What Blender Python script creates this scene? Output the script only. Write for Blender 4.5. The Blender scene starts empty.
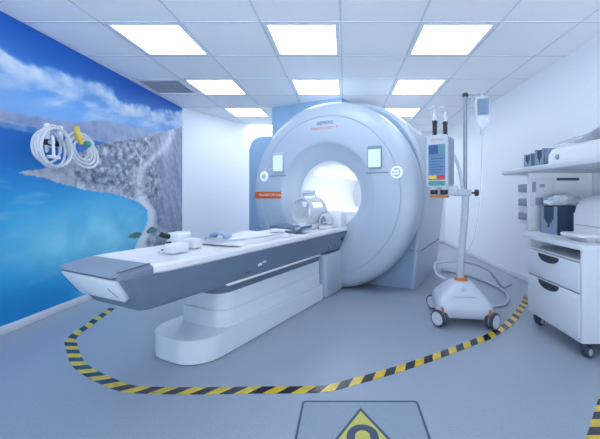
import bpy, bmesh, math, random
from mathutils import Vector, Matrix, noise
R = math.radians
PI = math.pi
sc = bpy.context.scene
COL = sc.collection
random.seed(4)

# ------------------------------------------------------------------ helpers
def lin(c):
    f = lambda v: v / 12.92 if v <= .04045 else ((v + .055) / 1.055) ** 2.4
    return tuple(f(x / 255.0) for x in c[:3])

def mat(name, rgb, rough=.5, metal=0.0, spec=.5, emit=None, estr=0.0, alpha=1.0, trans=0.0,
        speck=None, scale=60.0, amount=.06, coat=0.0, bump=0.0):
    m = bpy.data.materials.new(name); m.use_nodes = True
    nt = m.node_tree; b = nt.nodes['Principled BSDF']
    c = lin(rgb)
    b.inputs['Base Color'].default_value = (*c, 1)
    b.inputs['Roughness'].default_value = rough
    b.inputs['Metallic'].default_value = metal
    b.inputs['Specular IOR Level'].default_value = spec
    b.inputs['Coat Weight'].default_value = coat
    b.inputs['Alpha'].default_value = alpha
    b.inputs['Transmission Weight'].default_value = trans
    if emit:
        b.inputs['Emission Color'].default_value = (*lin(emit), 1)
        b.inputs['Emission Strength'].default_value = estr
    else:
        # soft procedural mottling keeps large plain surfaces from looking flat
        tc = nt.nodes.new('ShaderNodeTexCoord')
        n = nt.nodes.new('ShaderNodeTexNoise')
        n.inputs['Scale'].default_value = scale
        n.inputs['Detail'].default_value = 3
        nt.links.new(tc.outputs['Object'], n.inputs['Vector'])
        ramp = nt.nodes.new('ShaderNodeValToRGB')
        d = speck if speck else tuple(v * (1 - amount) for v in rgb)
        ramp.color_ramp.elements[0].position = .35 if not speck else .36
        ramp.color_ramp.elements[1].position = .65 if not speck else .5
        ramp.color_ramp.elements[0].color = (*lin(d), 1)
        ramp.color_ramp.elements[1].color = (*c, 1)
        nt.links.new(n.outputs['Fac'], ramp.inputs['Fac'])
        nt.links.new(ramp.outputs['Color'], b.inputs['Base Color'])
        if bump:
            bp = nt.nodes.new('ShaderNodeBump'); bp.inputs['Strength'].default_value = bump
            bp.inputs['Distance'].default_value = .002
            nt.links.new(n.outputs['Fac'], bp.inputs['Height'])
            nt.links.new(bp.outputs['Normal'], b.inputs['Normal'])
    return m

def mesh(name, bm, mats, parent=None, loc=None, rot=None, ang=38):
    bmesh.ops.recalc_face_normals(bm, faces=bm.faces)
    a = R(ang)
    for f in bm.faces: f.smooth = True
    for e in bm.edges:
        if len(e.link_faces) != 2 or e.calc_face_angle(0) > a: e.smooth = False
    me = bpy.data.meshes.new(name); bm.to_mesh(me); bm.free()
    for m in (mats if isinstance(mats, (list, tuple)) else [mats]): me.materials.append(m)
    o = bpy.data.objects.new(name, me); COL.objects.link(o)
    if parent: o.parent = parent
    if loc: o.location = loc
    if rot: o.rotation_euler = rot
    return o

def tag(o, label, cat, group=None):
    o['label'] = label; o['category'] = cat
    if group: o['group'] = group
    return o

def thing(name, label, cat, loc=(0, 0, 0), rz=0.0, group=None):
    o = bpy.data.objects.new(name, None); COL.objects.link(o)
    o.empty_display_size = .1
    o.location = loc; o.rotation_euler = (0, 0, rz)
    return tag(o, label, cat, group)

def struct(name, bm, mats, parent=None):
    o = mesh(name, bm, mats, parent)
    if not parent: o['kind'] = 'structure'
    return o

def dup(root, loc, rz=None, label=None):
    r = root.copy(); COL.objects.link(r); r.location = loc
    if rz is not None: r.rotation_euler = (0, 0, rz)
    if label: r['label'] = label
    for ch in list(root.children):
        c = ch.copy(); COL.objects.link(c); c.parent = r
        for g in list(ch.children):
            d = g.copy(); COL.objects.link(d); d.parent = c
    return r

def BM(): return bmesh.new()

def merge(bm, t, M=None, mi=0):
    if M is not None: bmesh.ops.transform(t, matrix=M, verts=t.verts)
    vm = {}
    for v in t.verts: vm[v] = bm.verts.new(v.co)
    for f in t.faces:
        try:
            nf = bm.faces.new([vm[v] for v in f.verts]); nf.material_index = mi if mi else f.material_index
        except ValueError: pass
    t.free()

def box(bm, x0, x1, y0, y1, z0, z1, bev=0.0, seg=2, M=None, mi=0):
    t = BM(); bmesh.ops.create_cube(t, size=1)
    bmesh.ops.scale(t, vec=(x1 - x0, y1 - y0, z1 - z0), verts=t.verts)
    bmesh.ops.translate(t, vec=((x0 + x1) / 2, (y0 + y1) / 2, (z0 + z1) / 2), verts=t.verts)
    if bev: bmesh.ops.bevel(t, geom=t.edges[:], offset=bev, segments=seg, profile=.5, affect='EDGES')
    merge(bm, t, M, mi)

def prism(bm, pts, z0, z1, bev=0.0, seg=3, M=None, mi=0, which='both'):
    t = BM()
    a = [t.verts.new((x, y, z0)) for x, y in pts]; b = [t.verts.new((x, y, z1)) for x, y in pts]
    n = len(pts)
    t.faces.new(a[::-1]); t.faces.new(b)
    for i in range(n): t.faces.new((a[i], a[(i + 1) % n], b[(i + 1) % n], b[i]))
    if bev:
        es = [e for e in t.edges if abs(e.verts[0].co.z - e.verts[1].co.z) < 1e-6 and
              (which == 'both' or (which == 'top') == (e.verts[0].co.z > (z0 + z1) / 2))]
        bmesh.ops.bevel(t, geom=es, offset=bev, segments=seg, profile=.5, affect='EDGES')
    merge(bm, t, M, mi)

def rrect(x0, x1, y0, y1, r, n=6):
    rs = r if isinstance(r, (list, tuple)) else [r] * 4       # BL, BR, TR, TL
    out = []
    for (cx, cy, a0, q) in ((x0, y0, 180, rs[0]), (x1, y0, 270, rs[1]), (x1, y1, 0, rs[2]), (x0, y1, 90, rs[3])):
        px = cx + q if cx == x0 else cx - q; py = cy + q if cy == y0 else cy - q
        if q < 1e-6: out.append((cx, cy)); continue
        for k in range(n + 1):
            a = R(a0 + 90 * k / n); out.append((px + q * math.cos(a), py + q * math.sin(a)))
    return out

def loft(bm, rings, cap=(True, True), closed=True, mi=0, M=None):
    t = BM()
    V = [[t.verts.new(p) for p in r] for r in rings]
    n = len(V[0])
    for a, b in zip(V, V[1:]):
        for i in range(n if closed else n - 1):
            t.faces.new((a[i], a[(i + 1) % n], b[(i + 1) % n], b[i]))
    if closed and cap[0]: t.faces.new(V[0][::-1])
    if closed and cap[1]: t.faces.new(V[-1])
    merge(bm, t, M, mi)

def lathe(bm, prof, n=32, M=None, mi=0, cap=(True, True)):
    rings = [[(max(r, 1e-4) * math.cos(2 * PI * k / n), max(r, 1e-4) * math.sin(2 * PI * k / n), h) for k in range(n)] for r, h in prof]
    loft(bm, rings, cap, True, mi, M)

def smoothpath(P, n=8, closed=False):
    P = [Vector(p) for p in P]; out = []
    m = len(P)
    for i in range(m if closed else m - 1):
        p1, p2 = P[i], P[(i + 1) % m]
        p0 = P[(i - 1) % m] if closed or i > 0 else p1 * 2 - p2
        p3 = P[(i + 2) % m] if closed or i + 2 < m else p2 * 2 - p1
        for k in range(n):
            t = k / n
            out.append(.5 * ((2 * p1) + (p2 - p0) * t + (2 * p0 - 5 * p1 + 4 * p2 - p3) * t * t + (3 * p1 - p0 - 3 * p2 + p3) * t ** 3))
    if not closed: out.append(P[-1])
    return out

def tube(bm, pts, r, n=10, closed=False, M=None, mi=0):
    pts = [Vector(p) for p in pts]; m = len(pts)
    T = []
    for i in range(m):
        a = pts[(i - 1) % m] if closed or i else pts[0]; b = pts[(i + 1) % m] if closed or i < m - 1 else pts[-1]
        T.append((b - a).normalized())
    u = T[0].orthogonal().normalized(); rings = []
    for i in range(m):
        u = (u - T[i] * u.dot(T[i])).normalized(); v = T[i].cross(u)
        rr = r[i] if isinstance(r, (list, tuple)) else r
        rings.append([pts[i] + (u * math.cos(2 * PI * k / n) + v * math.sin(2 * PI * k / n)) * rr for k in range(n)])
    if closed: rings.append(rings[0]); loft(bm, rings, (False, False), True, mi, M)
    else: loft(bm, rings, (True, True), True, mi, M)

def T(x, y, z): return Matrix.Translation((x, y, z))
def Rx(a): return Matrix.Rotation(R(a), 4, 'X')
def Ry(a): return Matrix.Rotation(R(a), 4, 'Y')
def Rz(a): return Matrix.Rotation(R(a), 4, 'Z')

def text(name, body, size, m, parent, loc, rot, depth=.0006, align='CENTER'):
    cu = bpy.data.curves.new(name, 'FONT'); cu.body = body; cu.size = size; cu.extrude = depth
    cu.align_x = align; cu.align_y = 'CENTER'
    tmp = bpy.data.objects.new('lettering_curve', cu); COL.objects.link(tmp)
    dg = bpy.context.evaluated_depsgraph_get()
    me = bpy.data.meshes.new_from_object(tmp.evaluated_get(dg)); bpy.data.objects.remove(tmp)
    me.materials.clear(); me.materials.append(m)
    o = bpy.data.objects.new(name, me); COL.objects.link(o)
    o.parent = parent; o.location = loc; o.rotation_euler = rot
    return o

# ------------------------------------------------------------------ materials
WHITE = mat('wall paint', (234, 240, 248), .55, bump=.05, scale=90, amount=.015)
CEIL = mat('ceiling tile', (248, 250, 253), .8, scale=140, amount=.03, bump=.15)
TBAR = mat('ceiling grid metal', (216, 224, 236), .5)
FLOOR = mat('speckled vinyl', (160, 171, 187), .30, speck=(136, 148, 168), scale=230, spec=.4)
COVE = mat('vinyl cove', (214, 220, 230), .45, amount=.02)
LIGHTF = mat('lamp frame', (236, 240, 246), .5)
DIFF = mat('lamp diffuser', (255, 255, 255), .5, emit=(241, 248, 255), estr=5.0)
GW = mat('scanner white plastic', (181, 194, 212), .34, amount=.01, coat=.15)
GB = mat('housing shade and grip grey blue', (142, 170, 200), .4, amount=.02)
GROOVE = mat('dark joint', (96, 110, 135), .7)
LINER = mat('bore liner white', (240, 244, 250), .4, amount=.01)
DIFFB = mat('bright lamp diffuser', (255, 255, 255), .5, emit=(244, 249, 255), estr=11.0)
BLED = mat('bore light strip', (255, 255, 255), .5, emit=(242, 248, 255), estr=2.8)
ORANGE = mat('orange label', (222, 104, 40), .45, amount=.03)
WHITEINK = mat('white print', (250, 236, 226), .5)
TEALINK = mat('teal print', (60, 120, 150), .5)
ORINK = mat('orange print', (216, 116, 72), .5)
SCRGLOW = mat('display glow', (70, 84, 96), .3, emit=(212, 240, 248), estr=.82)
SCRBAR = mat('display bar', (120, 150, 170), .3)
RINGGLOW = mat('button glow', (240, 246, 252), .3, emit=(236, 246, 255), estr=.25)
BTN = mat('button grey', (190, 205, 225), .4)
TABLEG = mat('couch grey', (108, 125, 148), .38, amount=.02)
TABLEL = mat('couch light grey', (146, 159, 178), .36, amount=.02)
TABLED = mat('couch slot dark', (84, 94, 114), .5)
PAD = mat('couch white pad', (236, 237, 242), .5, amount=.015)
PED = mat('pedestal white', (226, 234, 243), .36, amount=.01)
CABBLUE = mat('equipment blue grey', (150, 184, 216), .45, amount=.02)
COILG = mat('coil slate fabric', (104, 124, 152), .6, amount=.1)
COILW = mat('coil white plastic', (232, 237, 244), .4, amount=.02)
COILT = mat('coil frosted plastic', (222, 230, 240), .3, alpha=.8)
COILS = mat('coil grey plastic', (192, 203, 220), .4)
BLACK = mat('black plastic', (30, 34, 44), .45)
RUBBER = mat('dark tyre', (62, 72, 92), .6)
HUB = mat('caster grey', (206, 214, 226), .4)
STEEL = mat('brushed steel', (146, 156, 172), .35, metal=.5)
POLEW = mat('pole white', (190, 199, 214), .35)
STANDW = mat('stand cover white', (200, 209, 224), .35, amount=.01)
ORPL = mat('orange plastic', (216, 122, 66), .5)
INJ = mat('injector grey', (192, 201, 214), .4)
INJS = mat('injector side grey', (150, 161, 182), .45)
SCRB = mat('injector display', (92, 126, 164), .3, emit=(110, 150, 200), estr=.03)
SCRD = mat('display dark blue', (40, 78, 130), .3, emit=(40, 78, 130), estr=.1)
SCRG = mat('display green', (84, 140, 140), .3, emit=(60, 140, 120), estr=.05)
YEL = mat('yellow key', (236, 206, 60), .4)
RED = mat('red key', (214, 58, 66), .4)
CLEAR = mat('clear plastic', (226, 234, 246), .12, alpha=.45)
FLUID = mat('infusion label blue grey', (112, 140, 170), .3, alpha=.95)
CABLE = mat('grey cable', (196, 206, 220), .45)
TAPEY = mat('hazard yellow', (226, 192, 52), .16, amount=.1, scale=25, spec=.7)
TAPEB = mat('hazard black', (34, 40, 52), .16, amount=.1, scale=25, spec=.7)
SIGNG = mat('sign pale grey', (142, 157, 174), .4, amount=.03)
SIGNB = mat('sign border slate', (58, 76, 106), .45)
SIGNY = mat('sign yellow', (198, 194, 92), .4, amount=.04)
LAM = mat('cabinet laminate', (224, 230, 239), .42, amount=.012)
RECESS = mat('cutout shade and dark button', (54, 60, 72), .6)
FILEB = mat('steel blue board', (138, 160, 184), .5, amount=.04)
FILED = mat('dark slate board', (58, 78, 106), .5, amount=.04)
PATCH = mat('grey plate', (150, 162, 184), .5)
DEVW = mat('device white', (226, 229, 234), .42, amount=.015)
BAGW = mat('crumpled wrap white', (228, 234, 243), .4, amount=.03)
BAGG = mat('crumpled wrap grey', (160, 178, 204), .45, amount=.06)
VENTD = mat('vent grey', (192, 203, 220), .5)
YFIT = mat('yellow fitting', (226, 196, 70), .45)
GFIT = mat('green fitting', (50, 140, 130), .45)

# ------------------------------------------------------------------ room  (X right, Y into the room, Z up; camera stands at the origin)
H, CAMZ = 2.38, 1.03
XL, XR, YB, YF = -2.53, 2.14, 7.0, -2.0
YM = 5.08                     # where the mural wall ends and the canted wall begins
CX, CY = -1.50, YB            # canted wall meets the back wall

b = BM(); box(b, XL - .1, XR + .1, YF - .1, YB + .1, -.08, 0); struct('floor', b, FLOOR)
b = BM(); box(b, XL - .1, XL, YF - .1, YM, 0, H); struct('wall_left', b, WHITE)
b = BM(); prism(b, [(XL, YM), (CX, CY), (CX - .12, CY + .1), (XL - .1, YM)], 0, H); struct('wall_canted', b, WHITE)
b = BM(); box(b, CX - .12, XR + .1, YB, YB + .1, 0, H); struct('wall_back', b, WHITE)
b = BM(); box(b, XR, XR + .1, YF - .1, YB, 0, H); struct('wall_right', b, WHITE)

def cove(name, x0, x1, y0, y1):
    b = BM(); box(b, x0, x1, y0, y1, 0, .065, .008); return struct(name, b, COVE)
cove('baseboard_left', XL, XL + .03, YF, YM)
cove('baseboard_right', XR - .015, XR, YF, YB)
cove('baseboard_back', CX, XR - .015, YB - .015, YB)

# ceiling: suspended 62.5 cm tiles on a metal grid, lamp and vent cells left open
G = .625; GX0, GY0 = -.035, 2.56
LIGHTS = [(-3, 0), (-1, 0), (1, 0), (-3, 2), (-1, 2), (1, 2), (-3, 4), (-1, 4), (1, 4), (-3, 6), (-1, 6), (1, 6)]
VENT = (-4, 2)
b = BM()
ix0, ix1 = -5, 4; iy0, iy1 = -8, 8
for i in range(ix0, ix1):
    for j in range(iy0, iy1):
        x0, x1 = max(GX0 + i * G, XL), min(GX0 + (i + 1) * G, XR)
        y0, y1 = max(GY0 + j * G, YF), min(GY0 + (j + 1) * G, YB)
        if x1 - x0 < .004 or y1 - y0 < .004 or (i, j) in LIGHTS or (i, j) == VENT: continue
        box(b, x0, x1, y0, y1, H, H + .02)
for i in range(ix0, ix1 + 1):
    x = GX0 + i * G
    if XL < x < XR: box(b, x - .0075, x + .0075, YF, YB, H - .003, H + .03, mi=1)
for j in range(iy0, iy1 + 1):
    y = GY0 + j * G
    if YF < y < YB: box(b, XL, XR, y - .0075, y + .0075, H - .0028, H + .03, mi=1)
box(b, XL - .1, XR + .1, YF - .1, YB + .1, H + .03, H + .08)
struct('ceiling', b, [CEIL, TBAR])

LNAME = {(-3, 0): 'square ceiling light panel nearest the top of the sea mural, front row',
         (-1, 0): 'middle square ceiling light panel of the front row of three',
         (1, 0): 'square ceiling light panel of the front row, on the right side',
         (-3, 2): 'ceiling light panel in the second row right next to the grey air vent',
         (-1, 2): 'ceiling light panel just above the top of the scanner ring',
         (1, 2): 'second row ceiling light panel, right side, left of the infusion pole',
         (-3, 4): 'ceiling light panel low over the white canted wall left of the scanner',
         (-1, 4): 'ceiling light panel in the third row hidden over the scanner body',
         (1, 4): 'third row ceiling light panel just right above the scanner shoulder',
         (-3, 6): 'bright far row ceiling light panel beside the white canted wall',
         (-1, 6): 'bright far row ceiling light panel in line behind the scanner',
         (1, 6): 'bright far row ceiling light panel near the back right corner'}
proto = None
for (i, j) in LIGHTS:
    loc = (GX0 + (i + .5) * G, GY0 + (j + .5) * G, H)
    lab = LNAME.get((i, j), 'square ceiling light panel out of the picture')
    if proto is None:
        proto = thing('ceiling_light', lab, 'ceiling light', loc, 0, 'ceiling light panels')
        b = BM(); h = G / 2 - .010; k = .268
        for (x0, x1, y0, y1) in ((-h, -k, -h, h), (k, h, -h, h), (-k, k, -h, -k), (-k, k, k, h)):
            box(b, x0, x1, y0, y1, -.004, .018, .002, 1)
        mesh('frame', b, LIGHTF, proto)
        b = BM(); box(b, -k, k, -k, k, .004, .012); mesh('diffuser', b, DIFF, proto)
    else:
        r = dup(proto, loc, label=lab)
        if j == 6:                       # far row glow raised to brighten the back of the room
            for ch in r.children:
                if ch.name.startswith('diffuser'): ch.data = ch.data.copy(); ch.data.materials[0] = DIFFB

v = thing('ceiling_vent', 'grey louvred air vent in the ceiling above the mural', 'air vent', (GX0 + (VENT[0] + .5) * G, GY0 + (VENT[1] + .5) * G, H))
b = BM(); h = G / 2 - .006
for (x0, x1, y0, y1) in ((-h, -h + .06, -h, h), (h - .06, h, -h, h), (-h + .06, h - .06, -h, -h + .06), (-h + .06, h - .06, h - .06, h)):
    box(b, x0, x1, y0, y1, -.006, .018, .003, 1)
mesh('frame', b, LIGHTF, v)
b = BM(); box(b, -h + .05, h - .05, -h + .05, h - .05, .022, .028); mesh('backing', b, VENTD, v)
for k in range(8):
    b = BM(); box(b, -h + .06, h - .06, -.016, .016, -.0015, .0015, M=T(0, -h + .09 + k * .058, .008) @ Rx(28)); mesh('slat', b, VENTD, v)

# boxed-in duct and column behind the scanner, square to the scanner
SA = 26.0
C0 = Vector((-.226, 3.67, 0))
rv = Vector((math.cos(R(SA)), -math.sin(R(SA)), 0)); uv = Vector((math.sin(R(SA)), math.cos(R(SA)), 0))
def GP(s, t, z=0.0): return C0 + rv * s + uv * t + Vector((0, 0, z))
MG = T(*C0) @ Rz(-SA)
b = BM(); box(b, -1.42, -1.12, .86, 1.5, 0, 2.17, M=MG); box(b, -1.42, -.22, .86, 1.5, 2.17, H, M=MG)
struct('trim_1', b, CABBLUE)

# ------------------------------------------------------------------ mural (a printed wall picture: sea, cliffs, clouds)
def poly(P, x):
    if x <= P[0][0]: return P[0][1] + (x - P[0][0]) * (P[1][1] - P[0][1]) / (P[1][0] - P[0][0])
    for (a, c), (d, e) in zip(P, P[1:]):
        if x <= d: return c + (e - c) * (x - a) / (d - a)
    return P[-1][1]
def sst(a, c, x):
    t = min(1, max(0, (x - a) / (c - a))); return t * t * (3 - 2 * t)
def mix(a, c, t): return tuple(p + (q - p) * t for p, q in zip(a, c))
def fb(u, z, s, o=4, seed=0.0):
    t, a, f = 0.0, .5, s
    for _ in range(o):
        t += a * noise.noise((u * f + seed, z * f - seed, seed * 1.7)); a *= .5; f *= 2.03
    return t
CLOUD_TOP = [(2.394, 2.117), (2.503, 2.083), (2.708, 2.07), (2.898, 2.126), (3.177, 2.163), (3.441, 2.195), (3.591, 2.114), (3.754, 2.06), (4.029, 2.148), (4.347, 2.156), (4.719, 2.267), (5.067, 2.312)]
CLOUD_LOW = [(2.394, 1.942), (2.622, 1.877), (2.898, 1.843), (3.371, 1.873), (3.754, 1.911), (4.235, 1.986), (5.067, 2.096)]
HILL_TOP = [(2.394, 1.658), (2.541, 1.658), (2.708, 1.674), (2.898, 1.684), (3.177, 1.737), (3.371, 1.801), (3.754, 1.843), (4.235, 1.869), (5.067, 1.972)]
SEA_TOP = [(2.394, 1.57), (2.664, 1.574), (2.8, 1.551), (3.059, 1.562), (3.427, 1.584), (3.514, 1.512)]
CLIFF_TOP = [(2.541, 1.204), (2.753, 1.257), (2.918, 1.315), (3.117, 1.439), (3.427, 1.573), (3.754, 1.659), (4.235, 1.779), (4.588, 1.925), (5.067, 2.08)]
CLIFF_LOW = [(2.541, 1.193), (2.753, 1.173), (2.898, 1.136), (3.177, 1.078), (3.514, 1.051), (3.754, 1.007), (3.99, 0.945), (4.15, 0.866), (4.279, 0.678), (4.464, 0.526), (4.719, 0.383), (5.067, 0.258)]
STREAK = [(0.723, 4.029), (0.969, 4.029), (1.213, 4.009), (1.363, 4.049), (1.482, 4.235), (1.687, 4.588), (1.947, 4.774)]
BEACH = [(0.309, 3.877), (0.44, 3.952), (0.569, 4.089), (0.71, 4.192), (0.839, 4.171), (0.969, 3.99)]
def paint(u, z):
    w = fb(u, z, 2.2, 4, 3.1); fine = fb(u, z, 14, 4, 8.2)
    # sky
    c = mix((96, 160, 226), (8, 98, 194), sst(1.75, 2.25, z))
    top, low = poly(CLOUD_TOP, u), poly(CLOUD_LOW, u)
    st = fb(u * 1.2 + z * .8, z * 4.5 - u * 1.1, 2.6, 5, 6.1)
    k = sst(top + .02, top - .10, z + .12 * fb(u, z, 5, 4, 1.2)) * sst(low - .22, low + .14, z + .25 * st)
    c = mix(c, (190, 206, 230), .95 * k * min(1, max(.15, .72 + 1.1 * w + 1.2 * st)))
    edge = sst(top + .03, top - .02, z + .10 * fb(u, z, 6, 4, 1.2)) * sst(top - .22, top - .04, z)
    c = mix(c, (216, 226, 240), .75 * edge * (.6 + 1.6 * max(0, fb(u, z, 7, 3, 5.5) + .15)))
    c = mix(c, (128, 166, 218), .5 * sst(low + .0, low - .2, z) * (1 - .3 * k))
    # far hills
    hz = poly(HILL_TOP, u) + .03 * fb(u, 0, 5, 4, 2.2)
    if z < hz:
        c = mix((112, 136, 180), (150, 164, 196), .5 + 1.4 * fb(u, z, 9, 4, 6.6))
    # sea
    sz = poly(SEA_TOP, u)
    if z < sz:
        d = sz - z
        c = mix((0, 98, 182), (4, 126, 204), sst(.05, .45, d))
        c = mix(c, (30, 156, 218), sst(.25, .75, d))
        q = math.exp(-(((u - 3.35) / .95) ** 2 + ((z - .62) / .36) ** 2))
        c = mix(c, (150, 224, 244), 1.0 * min(1, q * 1.05) * (.9 + .9 * w))
        c = mix(c, (0, 126, 198), .75 * sst(.5, .1, z) * sst(3.6, 2.6, u))
        c = mix(c, (150, 196, 230), .7 * max(0, fb(u * .6, z * 2.6, 5, 4, 4.4) - .16) * 2.2 * sst(.15, .5, d))
    if sz - .045 < z < sz + .015 and u < 2.95:
        c = mix(c, (176, 176, 196), .7 * (.5 + fine))
    # cliff
    ct, cb = poly(CLIFF_TOP, u) + .02 * fb(u, 0, 8, 4, 9.9), poly(CLIFF_LOW, u) + .012 * fb(u, 2, 11, 3, 1.9)
    if u > CLIFF_LOW[0][0] and cb < z < ct:
        rock = .5 + 1.15 * fb(u, z * 1.2, 13, 5, 7.7) + .5 * fb(u, z, 40, 2, 2.7)
        g = mix((56, 72, 98), (206, 213, 225), min(1, max(0, rock)))
        sm = sst(4.15, 4.5, u + .5 * fb(u, z, 3, 3, 2.0))
        scree = mix((106, 116, 150), (164, 170, 194), min(1, max(0, .45 + 1.2 * fb(u * 2.0 + z * .9, z * .5, 6, 4, 3.3))))
        g = mix(g, scree, .8 * sm)
        sx = poly(STREAK, z)
        g = mix(g, (220, 224, 236), .9 * math.exp(-((u - sx) / .10) ** 2) * (.75 + fine))
        g = mix(g, (214, 218, 230), .7 * sst(cb + .10, cb, z) * (.7 + 1.2 * fine))
        if u < 3.05: g = mix(g, (196, 198, 210), .6)
        c = g
    # beach at the foot of the scree
    bx = poly(BEACH, z)
    if z < 1.02 and u > bx and z < poly(CLIFF_LOW, u) + .5:
        if not (cb < z < ct) or u < bx + .22:
            c = mix(c, (226, 230, 238), .95 * sst(bx - .03, bx + .03, u) * (1 if not (cb < z < ct) else sst(bx + .24, bx + .1, u)))
        if z < cb:
            r2 = .5 + 1.3 * fb(u, z, 12, 4, 1.1)
            c = mix(c, mix((70, 96, 112), (200, 206, 218), min(1, max(0, r2))), sst(bx + .12, bx + .3, u))
    # shrubs at the lower edge of the beach
    for (su, szz, ru, rz_) in ((3.93, .545, .13, .035), (4.27, .57, .10, .04)):
        q = ((u - su) / ru) ** 2 + ((z - szz) / rz_) ** 2 + 1.2 * fine
        if q < 1: c = mix((58, 110, 112), (96, 140, 140), .5 + fine)
    return c

U0, U1, Z0, Z1 = 1.0, YM - .005, .067, H - .004
NU, NZ = 420, 230
b = BM(); grid = []
for i in range(NU + 1):
    u = U0 + (U1 - U0) * i / NU
    grid.append([b.verts.new((XL + .012, u, Z0 + (Z1 - Z0) * j / NZ)) for j in range(NZ + 1)])
for i in range(NU):
    for j in range(NZ):
        b.faces.new((grid[i][j], grid[i][j + 1], grid[i + 1][j + 1], grid[i + 1][j]))
front = len(b.verts)
back = [[b.verts.new((XL + .001, y, z)) for z in (Z0, Z1)] for y in (U0, U1)]
b.faces.new((back[0][0], back[1][0], back[1][1], back[0][1]))
b.faces.new([back[0][0], back[0][1]] + [grid[0][j] for j in range(NZ, -1, -1)])
b.faces.new([back[1][1], back[1][0]] + [grid[NU][j] for j in range(NZ + 1)])
b.faces.new([back[0][1], back[1][1]] + [grid[i][NZ] for i in range(NU, -1, -1)])
b.faces.new([back[1][0], back[0][0]] + [grid[i][0] for i in range(NU + 1)])
MURAL = bpy.data.materials.new('printed mural'); MURAL.use_nodes = True
_nt = MURAL.node_tree; _b = _nt.nodes['Principled BSDF']; _b.inputs['Roughness'].default_value = .42
_a = _nt.nodes.new('ShaderNodeAttribute'); _a.attribute_name = 'print'
_nt.links.new(_a.outputs['Color'], _b.inputs['Base Color'])
mur = mesh('wall_mural', b, MURAL)
tag(mur, 'large printed wall mural of a blue sea bay, cliffs and clouds', 'mural')
ca = mur.data.color_attributes.new('print', 'FLOAT_COLOR', 'POINT')
buf = []
for vtx in mur.data.vertices:
    c = lin(tuple(min(255, max(0, q)) for q in paint(vtx.co.y, vtx.co.z))); buf.extend((*c, 1.0))
ca.data.foreach_set('color', buf)

# ------------------------------------------------------------------ MRI scanner
ZC = 1.03
scan = thing('mri_scanner', 'huge white ring shaped scanner with a bright round bore', 'scanner', C0, R(-SA))
ML = T(0, 0, ZC) @ Rx(-90)          # lathe axis -> into the scanner
def clampz(bm, z=.004):
    for v in bm.verts:
        if v.co.z < z: v.co.z = z
PROF = [(1.0, .24), (1.045, .225), (1.058, .17), (1.056, .10), (1.04, .045), (1.01, .012), (.97, -.006), (.90, -.016), (.884, -.017), (.878, -.010),
        (.872, -.018), (.80, -.024), (.75, -.026), (.70, -.028), (.67, -.028), (.64, -.027), (.61, -.025), (.59, -.021), (.575, -.010), (.56, .010), (.53, .032), (.50, .050), (.47, .066), (.44, .083), (.41, .102), (.392, .118)]
def ft(r):
    P = sorted((p for p in PROF if p[1] < .05 and p[0] > .5), key=lambda p: p[0])
    return poly(P, r)
b = BM(); lathe(b, PROF, 192, ML, 0, (False, False)); clampz(b)
mesh('front_cover', b, GW, scan)
b = BM(); lathe(b, [(1.0, .20), (.985, .24), (.985, .33), (1.0, .36)], 128, ML, 0, (False, False)); clampz(b, .006); mesh('joint_ring', b, GROOVE, scan)

NA = 128
def outer(th, k=1.0, a=1.05, hh=1.10):
    c, s = math.cos(th), math.sin(th)
    if s >= 0:
        n = 2.45
        r = 1 / ((abs(c) / a) ** n + (abs(s) / hh) ** n) ** (1 / n)
        return r * c * k, ZC + r * s * k
    # straight side leaning in to the floor
    best = 1e9
    dz = ZC - .004
    if abs(s) > 1e-6: best = dz / -s
    # side: |x| = a - (a-.94)*(depth/ZC)
    den = abs(c) + (a - .94) * (-s) / ZC
    if den > 1e-6: best = min(best, a / den)
    x, z = best * c, ZC + best * s
    return x * k, (ZC + (z - ZC) * (k if s > -.6 else 1))
TH = [2 * PI * k / NA for k in range(NA)]
# make sure the two bottom corners are sampled
for sgn in (1, -1):
    tc = math.atan2(-(ZC - .004), sgn * .9405) % (2 * PI)
    kk = min(range(NA), key=lambda q: abs(TH[q] - tc)); TH[kk] = tc
rings = []
for (k, t) in ((.955, .315), (.975, .318), (.99, .335), (.998, .36), (1.0, .40), (1.0, .8), (1.0, 1.52), (.99, 1.58), (.96, 1.62)):
    rings.append([(outer(th, k)[0], t, outer(th, k)[1]) for th in TH])
b = BM(); loft(b, rings, (False, False))
# annular front and rear faces
for t, kk, mi in ((.315, .955, 1), (1.62, .96, 0)):  # front face painted grey blue for the shade on the white housing
    A = [(outer(th, kk)[0], t, outer(th, kk)[1]) for th in TH]
    I = [(.40 * math.cos(th), t, ZC + .40 * math.sin(th)) for th in TH]
    loft(b, [A, I], (False, False), True, mi)
clampz(b, .003)
bmesh.ops.remove_doubles(b, verts=b.verts, dist=.0005)
mesh('housing', b, [GW, GB], scan)
# horizontal joint along the flank
for sg in (1, -1):
    b = BM()
    pts = []
    for t in (.37, .42, .9, 1.5):
        x = (1.05 - .11 * (ZC - .42) / ZC + .002) * sg; pts.append((x if t > .4 else x - .006 * sg, t, .42))
    tube(b, pts, .005, 6)
    xe = pts[0][0]
    tube(b, [(xe - .0 * sg, .37, .42), (.965 * sg, .322, .425), (.88 * sg, .314, .43)], .005, 6)
    mesh('joint_line', b, GROOVE, scan)
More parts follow.
